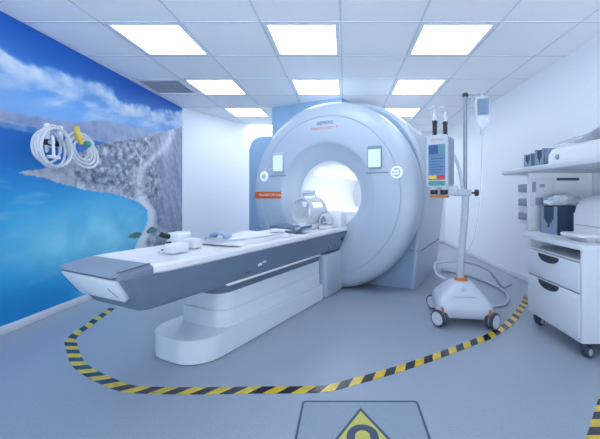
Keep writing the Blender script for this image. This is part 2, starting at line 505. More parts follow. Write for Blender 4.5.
# bore liner with flat bed rails and light strips
b = BM()
lathe(b, [(.392, .118), (.383, .125), (.368, .145), (.358, .18), (.353, .24), (.351, .42), (.35, .6), (.35, 1.45), (.38, 1.60), (.40, 1.625)], 96, ML, 0, (False, False))
mesh('bore_liner', b, LINER, scan)
b = BM(); box(b, -.27, .27, .165, 1.6, .70, .822, .006); box(b, -.28, .28, .155, 1.6, .82, .84, .006)
mesh('bed_rail', b, LINER, scan)
for a0 in (55, 125):
    b = BM(); rg = []
    for t in (.19, 1.5):
        rg.append([(r * math.cos(R(a)), t, ZC + r * math.sin(R(a))) for r, a in [(.345, a0 - 10), (.343, a0 - 5), (.342, a0), (.343, a0 + 5), (.345, a0 + 10), (.349, a0 + 10), (.349, a0), (.349, a0 - 10)]])
    loft(b, rg); mesh('light_strip', b, BLED, scan)
# displays, glowing buttons, name strip and lettering on the face
for s in (-.612, .609):
    r = math.hypot(s, .385); t = ft(r)
    b = BM(); prism(b, rrect(s - .076, s + .076, 1.415 - .11, 1.415 + .118, .01), 0, .02, .004, 2, M=T(0, t - .004, 0) @ Rx(90))
    d = mesh('display', b, SCRBAR if s > 0 else BTN, scan)
    b = BM(); prism(b, rrect(s - .068, s + .068, 1.415 - .10, 1.415 + .085, .006), 0, .004, M=T(0, t - .023, 0) @ Rx(90)); mesh('screen', b, SCRGLOW, d)
    sg = 1 if s > 0 else -1
    x0, x1 = (s - .10, s + .145) if s > 0 else (s - .145, s + .10)
    b = BM(); box(b, x0, x1, t - .003, t + .004, 1.258 - .004, 1.258 + .004); mesh('trim_line', b, GROOVE, scan)
for s in (-.84, .836):
    t = ft(math.hypot(s, .228))
    b = BM(); lathe(b, [(.0, -.010), (.058, -.010), (.062, -.006), (.062, .012)], 40, T(s, t, 1.258) @ Rx(-90)); o = mesh('light_button', b, RINGGLOW, scan)
    b = BM()
    if s < 0:
        lathe(b, [(.0, -.017), (.026, -.016), (.029, -.010)], 28, T(s, t, 1.258) @ Rx(-90)); mesh('knob', b, BTN, o)
    else:
        lathe(b, [(.0, -.0125), (.044, -.012), (.046, -.008)], 28, T(s, t, 1.258) @ Rx(-90)); mesh('pad', b, BTN, o); b = BM()
        for (dx, dz) in ((-.018, .014), (.016, .014), (-.018, -.014), (.016, -.014)):
            box(b, s + dx - .013, s + dx + .013, t - .0155, t - .011, 1.258 + dz - .008, 1.258 + dz + .008)
        mesh('key', b, RINGGLOW, o)
b = BM(); rg = []
ss = [-1.048, -1.04, -1.03, -1.01, -.98, -.94, -.9, -.86, -.8, -.72, -.64, -.585]
for s in ss:
    t = ft(min(abs(s), 1.04)) + (.03 if s < -1.045 else 0)
    rg.append([(s, t - .006, ZC - .041), (s, t - .006, ZC + .041), (s, t + .004, ZC + .041), (s, t + .004, ZC - .041)])
loft(b, rg); strip = mesh('name_strip', b, ORANGE, scan)
text('lettering', 'MAGNETOM Vida', .044, WHITEINK, strip, (-.745, ft(.745) - .0075, ZC), (R(90), 0, 0))
lg = text('logo', 'SIEMENS', .058, TEALINK, scan, (.015, ft(.79) - .002, ZC + .80), (R(90), 0, 0))
text('lettering', 'Healthineers', .058, ORINK, lg, (-.035, -.052, 0.0), (0, 0, 0))
b = BM()
for (dx, dy) in ((.135, -.052), (.150, -.040), (.150, -.062), (.165, -.050)): lathe(b, [(.0, -.0006), (.0065, -.0006), (.0065, .0006)], 12, T(dx, dy, 0))
mesh('emblem', b, ORINK, lg)
# docking block at the foot of the ring
b = BM(); prism(b, rrect(-.27, .215, -.36, -.01, [.05, .05, .0, .0]), .005, .435, .012, 2)
mesh('docking_block', b, GW, scan)

# cabinet beside the ring
b = BM(); prism(b, rrect(-1.50, -1.10, 0, 1.85, [.02, .02, .02, .16], 8), 0, .36, .03, 4, M=T(0, .80, 0) @ Rx(90))
eq = thing('equipment_cabinet', 'tall blue grey round cornered housing standing left behind the scanner ring', 'cabinet', C0, R(-SA))
mesh('housing', b, CABBLUE, eq)
b = BM(); box(b, -1.5, -1.12, .46, .78, 0, .03); mesh('plinth', b, GROOVE, eq)

# ------------------------------------------------------------------ patient table
tab = thing('patient_table', 'long white and grey patient table leading into the scanner', 'table', C0, R(-SA))
SC = -.015
# grey trough
def trough(t_top, t_bot, wt, wb, zt=.636, zb=.455):
    r = .03
    pts = []
    half = []
    N = 5
    half = [(wt, zt), (wt - .004, zt - .03), (wb + .012, zb + .03)]
    for k in range(1, N + 1):
        a = R(90 * k / N); half.append((wb - .018 + .03 * math.cos(a) - .0, zb + .03 - .03 * math.sin(a)))
    full = [(x, z) for x, z in half] + [(-x, z) for x, z in reversed(half)]
    out = []
    for x, z in full:
        f = (z - zb) / (zt - zb); out.append((SC + x, t_bot + (t_top - t_bot) * f, z))
    return out
rings = [trough(-2.30, -2.185, .235, .195), trough(-2.295, -2.18, .252, .212), trough(-2.28, -2.165, .264, .224), trough(-2.245, -2.14, .271, .231),
         trough(-2.1, -2.05, .275, .235), trough(-1.0, -1.0, .275, .235), trough(.038, -.052, .27, .225)]
b = BM(); loft(b, rings); mesh('side_trough', b, TABLEG, tab)
# white deck with a raised lip
b = BM(); rg = []
for (t, w) in ((-2.165, .262), (-2.16, .272), (-2.1, .284), (-1.9, .288), (.036, .276), (.042, .270)):
    e = .006 if t in (-2.165, .042) else 0
    zt = .688 - .0
    half = [(w - .012, .637), (w, .648), (w, .674), (w - .012, zt - e), (w - .03, zt - e), (w - .06, .672), (.0, .668)]
    rg.append([(SC + x, t, z) for x, z in half] + [(SC - x, t, z) for x, z in reversed(half[:-1])])
loft(b, rg); mesh('table_top', b, PAD, tab)
# sloped grey foot cap with slot, white end panel
b = BM()
def cap(t, z, w, th): return [(SC - w, t, z), (SC + w, t, z), (SC + w, t, z - th), (SC - w, t, z - th)]
loft(b, [cap(-2.168, .691, .246, .030), cap(-2.20, .688, .244, .03), cap(-2.305, .673, .236, .02), cap(-2.328, .662, .228, .011)])
mesh('foot_cap', b, TABLEL, tab)
b = BM(); loft(b, [cap(-2.167, .682, .277, .046), cap(-2.20, .679, .274, .043), cap(-2.30, .666, .250, .030), cap(-2.312, .655, .236, .018)]); bmesh.ops.bevel(b, geom=[e for e in b.edges if abs(e.verts[0].co.y - e.verts[1].co.y) > .005 and e.verts[0].co.z > .652], offset=.012, segments=3, profile=.5, affect='EDGES')
mesh('foot_shoulder', b, TABLEG, tab)
b = BM(); box(b, SC - .22, SC + .215, -2.322, -2.29, .641, .653, .002); mesh('grip_slot', b, TABLED, tab)
b = BM()
# panel lies on the slanted end face of the trough
prism(b, [(-.235, .092), (.222, .092), (.208, -.020), (.19, -.045), (-.19, -.055), (-.212, -.025)], -.012, .018, .006, 2, M=T(SC, -2.258, .562) @ Rx(90 + 31.3) )
ep = mesh('end_panel', b, PED, tab)
b = BM(); prism(b, [(.125, .04), (.131, .04), (.168, -.018), (.162, -.018)], .0175, .0195, M=T(SC, -2.258, .562) @ Rx(90 + 31.3)); mesh('release_slot', b, TABLED, ep)
b = BM(); tube(b, [(SC + .234, -2.31, .672), (SC + .249, -2.165, .692)], .003, 6); mesh('joint_line', b, TABLED, tab)
# side fittings
b = BM(); box(b, SC + .232, SC + .252, -1.66, -.50, .452, .466, .003); box(b, SC - .252, SC - .232, -1.66, -.50, .452, .466, .003); mesh('rail_strip', b, PAD, tab)
b = BM(); lathe(b, [(0, -.012), (.017, -.012), (.02, -.006), (.02, .02)], 20, T(SC + .258, -.055, .565) @ Ry(-90)); mesh('side_knob', b, BLACK, tab)
for (t, z) in ((-.18, .52), (-.32, .505)):
    b = BM(); lathe(b, [(0, -.006), (.014, -.006), (.014, .02)], 16, T(SC + .253, t, z) @ Ry(-90)); mesh('side_button', b, TABLEL, tab)
b = BM(); box(b, SC + .242, SC + .256, -1.50, -1.46, .497, .507, .002, M=None); mesh('side_latch', b, TABLED, tab)
b = BM()
box(b, SC + .250, SC + .262, -1.385, -1.345, .525, .545, .003); box(b, SC + .252, SC + .263, -1.34, -1.30, .540, .552, .003)
mesh('side_marking', b, PAD, tab)
# column and base
SP = -.055
b = BM(); prism(b, rrect(SP - .205, SP + .225, -1.66, -.40, [.09, .09, .02, .02], 8), .385, .452, .004, 2); mesh('lift_collar', b, TABLEG, tab)
b = BM(); prism(b, rrect(SP - .225, SP + .225, -1.63, -.40, [.11, .11, .02, .02], 8), .272, .386, .006, 2)
prism(b, rrect(SP - .22, SP + .22, -1.62, -.40, [.10, .10, .02, .02], 8), .262, .274)
prism(b, rrect(SP - .228, SP + .228, -1.635, -.40, [.11, .11, .02, .02], 8), .15, .264, .006, 2)
mesh('column', b, PED, tab)
b = BM(); prism(b, rrect(SP - .255, SP + .255, -1.86, -.37, [.19, .19, .03, .03], 10), .006, .150, .045, 5, which='top')
prism(b, rrect(SP - .245, SP + .245, -1.845, -.38, [.18, .18, .03, .03], 10), 0, .008)
mesh('base', b, PED, tab)

# ------------------------------------------------------------------ things lying on the table
ZT = .690
def on_table(name, label, cat, s, t, rz=0.0, z=.6725, group=None):
    p = GP(s, t, z); return thing(name, label, cat, p, R(-SA + rz), group)

hc = on_table('head_coil', 'frosted white cage shaped head coil at the bore end of the table', 'head coil', -.10, -.16, 0, .6735)
b = BM(); prism(b, rrect(-.122, .122, -.16, .17, .03), .0, .05, .012, 3); mesh('base_tray', b, COILW, hc)
# barrel shell with a face window and side slots
b = BM(); NR, NT = 40, 8
vs = []
for j in range(NT + 1):
    t = -.15 + .30 * j / NT
    e = 1 - .30 * max(0, (abs(t) - .06) / .09) ** 2 * .5
    vs.append([b.verts.new((.136 * e * math.cos(2 * PI * k / NR), t, .165 + .165 * e * math.sin(2 * PI * k / NR))) for k in range(NR)])
for j in range(NT):
    for k in range(NR):
        a = 360 * (k + .5) / NR
        if (62 < a < 86 or 94 < a < 118) and 1 <= j < NT - 1: continue        # eye openings
        if (18 < a < 48 or 132 < a < 162) and 1 <= j < NT - 1: continue       # cheek slots
        b.faces.new((vs[j][k], vs[j][(k + 1) % NR], vs[j + 1][(k + 1) % NR], vs[j + 1][k]))
bmesh.ops.translate(b, vec=(0, 0, .008), verts=b.verts)
sh = mesh('shell', b, COILT, hc); md = sh.modifiers.new('thick', 'SOLIDIFY'); md.thickness = .012; md.offset = -1
for t in (-.15, .15):
    b = BM(); tube(b, [(.122 * math.cos(2 * PI * k / 36), t, .173 + .148 * math.sin(2 * PI * k / 36)) for k in range(36)], .010, 8, True); mesh('rim', b, COILS, hc)
b = BM(); tube(b, [(-.06, -.02, .335), (-.055, -.05, .375), (.09, -.05, .375), (.095, -.02, .335)], .008, 8); br = mesh('mirror_bracket', b, COILS, hc)
b = BM(); box(b, -.06, .09, -.004, .004, -.035, .035, .003, M=T(0, -.04, .375) @ Rx(-35)); mesh('mirror', b, COILS, br)

nc = on_table('neck_coil', 'small white neck coil piece between the head coil and a pale block', 'coil', .10, -.15)
b = BM(); prism(b, rrect(-.05, .05, -.08, .08, .02), 0, .04, .01, 2); mesh('base', b, COILW, nc)
b = BM(); rg = []
for t in (-.06, .06):
    rg.append([(.052 * math.cos(R(a)), t, .05 + .11 * math.sin(R(a))) for a in range(0, 181, 15)] + [(.036 * math.cos(R(a)), t, .05 + .09 * math.sin(R(a))) for a in range(180, -1, -15)])
loft(b, rg); mesh('arch', b, COILT, nc)
b = BM(); lathe(b, [(0, -.02), (.014, -.02), (.016, .0), (.012, .02)], 16, T(.02, -.068, .07) @ Rx(90)); mesh('plug', b, COILS, nc)

cb_ = on_table('positioning_block', 'pale grey positioning block at the bore end of the table, right side', 'cushion', .16, .005, 0, .689)
b = BM(); prism(b, rrect(-.075, .075, 0, .17, [.015, .015, .05, .04]), -.06, .06, .012, 3, M=Rx(90)); mesh('block', b, COILW, cb_)
b = BM(); lathe(b, [(0, -.006), (.012, -.006), (.012, .004)], 16, T(-.045, -.06, .085) @ Rx(-90)); mesh('button', b, COILS, cb_)

# slate strap coil
fc = on_table('flex_coil', 'slate blue flexible strap coil lying across the table near the head coil', 'coil', -.02, -.60, 0, .6735)
b = BM(); rg = []
for k in range(25):
    f = k / 24; x = -.185 + .37 * f
    z = .040 + .014 * math.sin(f * 7.0) + .010 * math.sin(f * 13 + 1)
    w = .085 + .015 * math.sin(f * 5 + 1); y = .03 * math.sin(f * 4)
    rg.append([(x, y - w, z - .012), (x, y - w - .006, z), (x, y - w, z + .012), (x, y + w, z + .014), (x, y + w + .006, z + .002), (x, y + w, z - .01)])
loft(b, rg); mesh('strap', b, COILG, fc)
b = BM(); box(b, .06, .17, -.05, .06, .03, .055, .01, 3, M=Ry(4)); mesh('coil_box', b, COILS, fc)
b = BM(); tube(b, smoothpath([(-.18, .03, .035), (-.195, .10, .03), (-.16, .18, .028), (-.10, .20, .03)]), .008, 8); mesh('lead', b, COILG, fc)

bc = on_table('body_coil', 'white padded body coil lying flat on the middle of the table', 'coil', -.02, -1.20, 2)
b = BM(); NXg, NYg = 26, 30; top = []; bot = []
for i in range(NXg + 1):
    tr, br_ = [], []
    for j in range(NYg + 1):
        fx, fy = i / NXg * 2 - 1, j / NYg * 2 - 1
        x = .215 * fx * (1 - .05 * fy * fy); y = .32 * fy * (1 - .06 * fx * fx)
        e = (1 - abs(fx) ** 6) * (1 - abs(fy) ** 8)
        z = .012 + .034 * e ** .5 + .012 * math.sin(fy * 7 + fx * 1.5) * e + .010 * noise.noise((x * 9, y * 9, 2)) * e
        tr.append(b.verts.new((x, y, z))); br_.append(b.verts.new((x, y, .006)))
    top.append(tr); bot.append(br_)
for i in range(NXg):
    for j in range(NYg):
        b.faces.new((top[i][j], top[i + 1][j], top[i + 1][j + 1], top[i][j + 1])); b.faces.new((bot[i][j], bot[i][j + 1], bot[i + 1][j + 1], bot[i + 1][j]))
for j in range(NYg):
    b.faces.new((top[0][j], top[0][j + 1], bot[0][j + 1], bot[0][j])); b.faces.new((top[-1][j], bot[-1][j], bot[-1][j + 1], top[-1][j + 1]))
for i in range(NXg):
    b.faces.new((top[i][0], bot[i][0], bot[i + 1][0], top[i + 1][0])); b.faces.new((top[i][-1], top[i + 1][-1], bot[i + 1][-1], bot[i][-1]))
mesh('pad', b, PAD, bc)
b = BM(); rg = []
for a in range(0, 181, 15):
    rg.append([(-.02 + r * math.cos(R(a)), y, .045 + .55 * r * math.sin(R(a))) for r, y in ((.085, -.30), (.085, -.24), (.060, -.24), (.060, -.30))])
loft(b, rg); mesh('grip', b, GB, bc)
b = BM(); box(b, .04, .16, .22, .29, .042, .068, .01, 3); mesh('plug', b, COILW, bc)
b = BM(); tube(b, smoothpath([(-.205, -.22, .02), (-.12, -.30, .048), (.08, -.315, .045), (.20, -.20, .05), (.21, .05, .045), (.19, .22, .046)]), .006, 8); mesh('lead', b, COILS, bc)

cx_ = on_table('coil_connector', 'white upright connector box with black plugs near the foot of the table', 'connector', -.19, -1.68, 6)
b = BM(); box(b, -.055, .055, -.055, .055, 0, .105, .012, 3); mesh('housing', b, COILW, cx_)
b = BM(); tube(b, smoothpath([(-.035, -.05, .078), (-.045, -.085, .088), (-.06, -.10, .10)]), [.018] * 16 + [.022], 10); mesh('plug', b, BLACK, cx_)
b = BM(); tube(b, smoothpath([(-.02, -.05, .035), (-.022, -.085, .032), (-.025, -.09, .022)]), .012, 10); mesh('plug', b, BLACK, cx_)
b = BM(); box(b, .05, .16, -.03, .05, .0, .065, .014, 3); mesh('lid', b, COILW, cx_)
cb2 = on_table('hand_bulb_holder', 'low white holder with a tiny dark button at the foot of the table', 'holder', -.02, -1.83, 4)
b = BM(); box(b, -.045, .045, -.06, .06, 0, .06, .014, 3); mesh('body', b, COILW, cb2)
b = BM(); lathe(b, [(0, .02), (.011, .018), (.012, 0)], 14, T(-.09, -.02, .001)); lathe(b, [(0, .012), (.022, .010), (.03, 0)], 16, T(-.09, -.02, .0005), mi=1)
mesh('button', b, [ORPL, COILW], cb2)

# ------------------------------------------------------------------ contrast injector on a wheeled stand with infusion pole
st = thing('injector_stand', 'white wheeled pole stand with domed base right of the scanner', 'stand', (.968, 2.75, .003), R(-9))
secs = [(.070, .205, .215, .05), (.085, .213, .225, .06), (.12, .216, .232, .07), (.165, .212, .230, .08), (.20, .190, .208, .085), (.24, .152, .172, .08), (.275, .118, .138, .07), (.298, .094, .11, .06), (.310, .068, .08, .05)]
b = BM(); loft(b, [[(x, y, z) for x, y in rrect(-w, w, -d, d, r, 6)] for z, w, d, r in secs]); mesh('base_cover', b, STANDW, st)
b = BM(); lathe(b, [(.056, .308), (.054, .328), (.04, .332)], 28, T(.01, .03, 0)); mesh('collar', b, ORPL, st)
b = BM(); lathe(b, [(0, 0), (.022, 0), (.022, .004)], 20, T(0, -.138, .277) @ Rx(50)); mesh('emblem', b, COILS, st)
b = BM(); box(b, -.085, .085, -.190, -.180, .228, .232, .001); mesh('joint_line', b, COILS, st)
for (cx, cy) in ((-.195, -.20), (.195, -.20), (-.195, .20), (.195, .20)):
    s = 1 if cx > 0 else -1
    b = BM(); box(b, cx - .010 - .02 * s, cx + .010 - .02 * s, cy - .045, cy + .035, .09, .152, .006, 2); brk = mesh('caster_bracket', b, ORPL, st)
    a = -45 * s
    for dx in (-.021, .021):
        b = BM(); lathe(b, [(.03, -.013), (.058, -.013), (.064, -.008), (.064, .008), (.058, .013), (.03, .013)], 28, T(cx, cy - .012, .065) @ Rz(a) @ T(dx, 0, 0) @ Ry(90)); w = mesh('wheel', b, RUBBER, st)
        b = BM(); lathe(b, [(0, -.0145), (.050, -.0145), (.052, -.012), (.052, .012), (.050, .0145), (0, .0145)], 24, T(cx, cy - .012, .065) @ Rz(a) @ T(dx, 0, 0) @ Ry(90)); mesh('hub', b, HUB, w)
b = BM(); tube(b, smoothpath([(.004, .03, .315), (.012, .03, .50), (.035, .03, .80), (.044, .03, .95), (.046, .03, 1.06)], 6), [.030] * 24 + [.027], 16); mesh('column', b, POLEW, st)
b = BM(); tube(b, [(.044, .03, 1.04), (.044, .03, 1.865)], .0165, 14); mesh('pole', b, STEEL, st)
b = BM(); lathe(b, [(.0, .0), (.024, .0), (.026, .02), (.02, .032), (0, .034)], 18, T(.044, .03, 1.855)); mesh('pole_cap', b, BLACK, st)
b = BM(); tube(b, smoothpath([(.05, .03, 1.872), (.10, .022, 1.868), (.17, .012, 1.866), (.205, .006, 1.872), (.222, .004, 1.892)]), .006, 8)
tube(b, smoothpath([(.05, .03, 1.862), (.07, .02, 1.84), (.082, .02, 1.83), (.09, .02, 1.842)]), .005, 8); mesh('hook', b, STEEL, st)
b = BM(); box(b, -.06, .09, -.005, .065, 1.02, 1.075, .012, 3); mesh('clamp', b, POLEW, st)
b = BM(); tube(b, [(.085, .02, 1.045), (.125, .018, 1.045)], .008, 10); cl = mesh('clamp_screw', b, BLACK, st)
b = BM(); lathe(b, [(0, 0), (.024, .0), (.028, .006), (.028, .024), (.022, .03), (0, .03)], 18, T(.118, .018, 1.045) @ Ry(90)); mesh('clamp_knob', b, BLACK, cl)

ij = thing('contrast_injector', 'grey contrast injector with a lit blue screen, clamped to the pole stand', 'injector', (.755, 2.62, 1.04), R(-33))
b = BM(); prism(b, rrect(-.082, .082, .05, .46, .018), -.10, .07, .012, 3, M=T(0, 0, 0) @ Rx(90)); mesh('housing', b, INJ, ij)
b = BM(); prism(b, rrect(-.006, .006, .075, .44, .004), -.09, .06, .003, 2, M=T(.084, 0, 0) @ Rx(90)); mesh('side_cover', b, INJS, ij)
b = BM(); prism(b, rrect(-.066, .066, .108, .385, .006), 0, .004, .0015, 1, M=T(0, -.0695, 0) @ Rx(90)); scn = mesh('screen', b, SCRB, ij)
for (x0, x1, z0, z1, m) in ((-.062, .010, .31, .38, SCRD), (.016, .062, .31, .38, SCRG)):
    b = BM(); box(b, x0, x1, -.0748, -.0735, z0, z1); mesh('screen_field', b, m, scn)
b = BM()
for k in range(6): box(b, -.05, .03 + .01 * (k % 3), -.0746, -.0735, .165 + k * .021, .170 + k * .021)
mesh('screen_lines', b, SCRD, scn)
for (x0, x1, m) in ((-.062, -.002, YEL), (.004, .062, RED)):
    b = BM(); box(b, x0, x1, -.079, -.0735, .115, .143, .002, 1); mesh('key', b, m, ij)
b = BM(); prism(b, rrect(-.066, .066, .062, .10, .01), 0, .004, .0015, 1, M=T(0, -.0695, 0) @ Rx(90)); mesh('keypad', b, SCRG, ij)
for x in (-.035, .045):
    b = BM(); lathe(b, [(0, -.005), (.024, -.005), (.029, .002), (.029, .043), (.022, .052)], 20, T(x, -.03, 0)); mesh('knob', b, BLACK, ij)
    b = BM(); lathe(b, [(.030, .03), (.034, .036), (.034, .052)], 20, T(x, -.03, 0)); mesh('knob_ring', b, INJ, ij)
b = BM(); box(b, -.062, .068, -.055, .03, -.032, -.012, .006, 2); mesh('label_plate', b, ORPL, ij)
b = BM(); box(b, -.02, .14, -.02, .03, -.011, .06, .012, 3); mesh('mount_arm', b, POLEW, ij)
for (x, y, h) in ((-.035, -.01, .13), (.045, .0, .115)):
    b = BM(); lathe(b, [(0, .455), (.017, .455), (.021, .47), (.017, .48), (.018, .455 + h - .02), (.022, .455 + h - .01), (.018, .455 + h), (0, .455 + h)], 18, T(x, y, 0)); sy = mesh('syringe_plunger', b, BLACK, ij)
    b = BM(); lathe(b, [(.016, .455 + h), (.014, .51 + h), (.004, .525 + h), (.003, .56 + h), (0, .56 + h)], 14, T(x, y, 0)); mesh('syringe_tip', b, CLEAR, sy)
    b = BM(); tube(b, smoothpath([(x, y, .55 + h), (x - .015, y, .575 + h), (x - .045, y, .572 + h), (x - .05, y, .555 + h)], 6), .003, 6); mesh('tip_tube', b, CLEAR, sy)
lb = text('lettering', 'MEDRAD', .024, ORINK, ij, (0, -.0715, .42), (R(90), 0, 0))
# supply hose from the injector back down to the column
b = BM(); tube(b, smoothpath([(.818, 2.72, 1.385), (.885, 2.715, 1.37), (.93, 2.715, 1.29), (.965, 2.735, 1.18), (.975, 2.72, 1.08)]), .014, 10)
hs = mesh('supply_hose', b, CABLE); tag(hs, 'short grey hose curving from the injector to the pole clamp', 'hose')

# infusion bag
ib = thing('infusion_bag', 'clear infusion bag with blue grey label hanging from the pole hook', 'infusion bag', (1.135, 2.715, 1.86), R(-9))
b = BM(); rg = []
for (z, w, d) in ((-.015, .040, .004), (-.03, .052, .008), (-.07, .058, .020), (-.14, .060, .026), (-.20, .058, .028), (-.235, .045, .022), (-.262, .022, .012), (-.275, .012, .008)):
    rg.append([(w * math.copysign(abs(math.cos(a)) ** .7, math.cos(a)), d * math.sin(a), z) for a in [2 * PI * k / 24 for k in range(24)]])
loft(b, rg); mesh('bag', b, CLEAR, ib)
b = BM(); prism(b, rrect(-.044, .044, -.175, -.04, .008), .029, .0305, M=Rx(90)); lb2 = mesh('label', b, FLUID, ib)
b = BM(); lathe(b, [(.008, -.27), (.016, -.285), (.016, -.325), (.012, -.335), (.005, -.345), (.005, -.37)], 16); mesh('drip_chamber', b, COILS, ib)
b = BM(); tube(b, [(0, 0, -.018), (0, 0, -.002)], .01, 10); mesh('hanger', b, CLEAR, ib)
b = BM(); tube(b, smoothpath([(0, 0, -.365), (-.006, 0, -.6), (-.02, .0, -.9), (-.055, .004, -1.15), (-.10, .02, -1.30)]), .003, 6); mesh('drip_line', b, CLEAR, ib)

# cable on the floor behind the stand
b = BM(); tube(b, smoothpath([(.91, 2.97, .27), (.84, 3.0, .31), (.83, 3.03, .39), (.90, 3.06, .40), (1.05, 3.12, .40), (1.24, 3.22, .36), (1.46, 3.34, .26), (1.62, 3.50, .12), (1.74, 3.62, .015), (1.90, 3.75, .012)], 8), .011, 8)
tag(mesh('power_cable', b, CABLE), 'pale grey cable running from the stand top towards the right wall', 'cable')
b = BM(); tube(b, smoothpath([(1.30, 4.45, .012), (1.48, 4.25, .012), (1.61, 4.0, .012), (1.68, 3.58, .012), (1.63, 3.28, .012), (1.50, 3.06, .012), (1.38, 3.0, .012), (1.28, 3.0, .012)], 8), .011, 8)
tag(mesh('looped_cable', b, CABLE), 'pale grey cable looping over the floor behind the stand casters', 'cable')

# ------------------------------------------------------------------ hazard tape and floor sign
def ribbon(path, w, pitch, label, sk=1):
    P = smoothpath([(x, y, 0) for x, y in path], 24)
    L = [0.0]
    for a, c in zip(P, P[1:]): L.append(L[-1] + (c - a).length)
    tot = L[-1]
    def at(s):
        s = max(0, min(tot - 1e-5, s))
        lo, hi = 0, len(L) - 1
        while hi - lo > 1:
            m = (lo + hi) // 2
            if L[m] <= s: lo = m
            else: hi = m
        f = (s - L[lo]) / max(1e-9, L[hi] - L[lo]); d = (P[hi] - P[lo]).normalized()
        return P[lo].lerp(P[hi], f), Vector((-d.y, d.x, 0))
    b = BM(); s, k = -w, 0
    while s < tot + w:
        n = 4; vl, vr = [], []
        for q in range(n + 1):
            sq = s + pitch * q / n
            p, nn = at(sq - sk * w / 2); r_ = p - nn * w / 2
            p, nn = at(sq + sk * w / 2); l_ = p + nn * w / 2
            vl.append(b.verts.new((l_.x, l_.y, .0022))); vr.append(b.verts.new((r_.x, r_.y, .0022)))
        for q in range(n):
            if (vl[q].co - vl[q + 1].co).length < 1e-5 and (vr[q].co - vr[q + 1].co).length < 1e-5: continue
            try: f = b.faces.new((vr[q], vr[q + 1], vl[q + 1], vl[q])); f.material_index = k % 2
            except ValueError: pass
        s += pitch; k += 1
    ext = bmesh.ops.extrude_face_region(b, geom=b.faces[:])
    bmesh.ops.translate(b, vec=(0, 0, -.0017), verts=[g for g in ext['geom'] if isinstance(g, bmesh.types.BMVert)])
    o = mesh('hazard_tape', b, [TAPEY, TAPEB]); return tag(o, label, 'floor tape')
def FP(px): return [( (x - 345) / (y - 195) * CAMZ, 328 * CAMZ / (y - 195)) for x, y in px]
ribbon([(-2.121, 3.003), (-2.085, 2.846), (-2.06, 2.716), (-2.023, 2.586), (-1.999, 2.455), (-1.945, 2.325), (-1.855, 2.227), (-1.748, 2.116), (-1.653, 2.023), (-1.545, 1.942), (-1.412, 1.863),
        (-1.282, 1.797), (-1.16, 1.746), (-1.024, 1.729), (-.762, 1.724), (-.50, 1.730), (-.133, 1.740), (.044, 1.807), (.267, 1.914), (.528, 2.06), (.812, 2.237), (.959, 2.33), (1.048, 2.388), (1.208, 2.525), (1.388, 2.709), (1.568, 2.938), (1.755, 3.187), (1.86, 3.35)], .062, .074,
       'long curved yellow and black hazard tape around the table on the floor')
ribbon([(1.62, 1.948), (1.302, 1.618), (1.048, 1.355), (.70, .995)], .086, .07, 'short straight hazard tape in front of the drawer cabinet', -1)

sg = thing('floor_sign', 'pale square floor sign with a yellow magnet warning triangle', 'sign', (.075, 1.315, 0))
def outline(bm, pts, wd, z0, z1):
    n = len(pts); cx = sum(p[0] for p in pts) / n; cy = sum(p[1] for p in pts) / n
    inn = []
    for i in range(n):
        p0, p1, p2 = Vector(pts[i - 1]), Vector(pts[i]), Vector(pts[(i + 1) % n])
        d1, d2 = (p1 - p0).normalized(), (p2 - p1).normalized()
        n1, n2 = Vector((-d1.y, d1.x)), Vector((-d2.y, d2.x)); m = (n1 + n2).normalized()
        inn.append(p1 + m * wd / max(.3, m.dot(n1)))
    O1 = [(x, y, z0) for x, y in pts]; O2 = [(x, y, z1) for x, y in pts]; I2 = [(p.x, p.y, z1) for p in inn]; I1 = [(p.x, p.y, z0) for p in inn]
    loft(bm, [O1, O2, I2, I1, O1], (False, False))
S = rrect(-.292, .292, -.42, .328, .022, 5)
b = BM(); prism(b, S, .0004, .0020); mesh('panel', b, SIGNG, sg)
b = BM(); outline(b, rrect(-.287, .287, -.415, .323, .02, 5), .010, .0015, .0026); mesh('border', b, SIGNB, sg)
tri = [(-.215, -.105), (.215, -.105), (0, .27)]
b = BM(); prism(b, tri, .0018, .0028); mesh('triangle', b, SIGNY, sg)
b = BM(); outline(b, tri, .012, .002, .0034); mesh('triangle_border', b, SIGNB, sg)
b = BM(); rg = []
path = [(-.05, -.05), (-.05, .0), (-.05, .05)] + [(.05 * math.cos(R(a)), .085 + .05 * math.sin(R(a))) for a in range(180, -1, -15)] + [(.05, .05), (.05, .0), (.05, -.05)]
path = [(-.05, -.05), (-.05, .02), (-.05, .08)] + [(.05 * math.cos(R(a)), .085 + .05 * math.sin(R(a))) for a in range(180, -1, -15)] + [(.05, .08), (.05, .02), (.05, -.05)]
PV = [Vector((x, y)) for x, y in path]
for i, p in enumerate(PV):
    d = (PV[min(i + 1, len(PV) - 1)] - PV[max(i - 1, 0)]).normalized(); nn = Vector((-d.y, d.x)) * .018
    rg.append([(p.x + nn.x, p.y + nn.y, .0024), (p.x + nn.x, p.y + nn.y, .0036), (p.x - nn.x, p.y - nn.y, .0036), (p.x - nn.x, p.y - nn.y, .0024)])
loft(b, rg); mesh('magnet_symbol', b, SIGNB, sg)

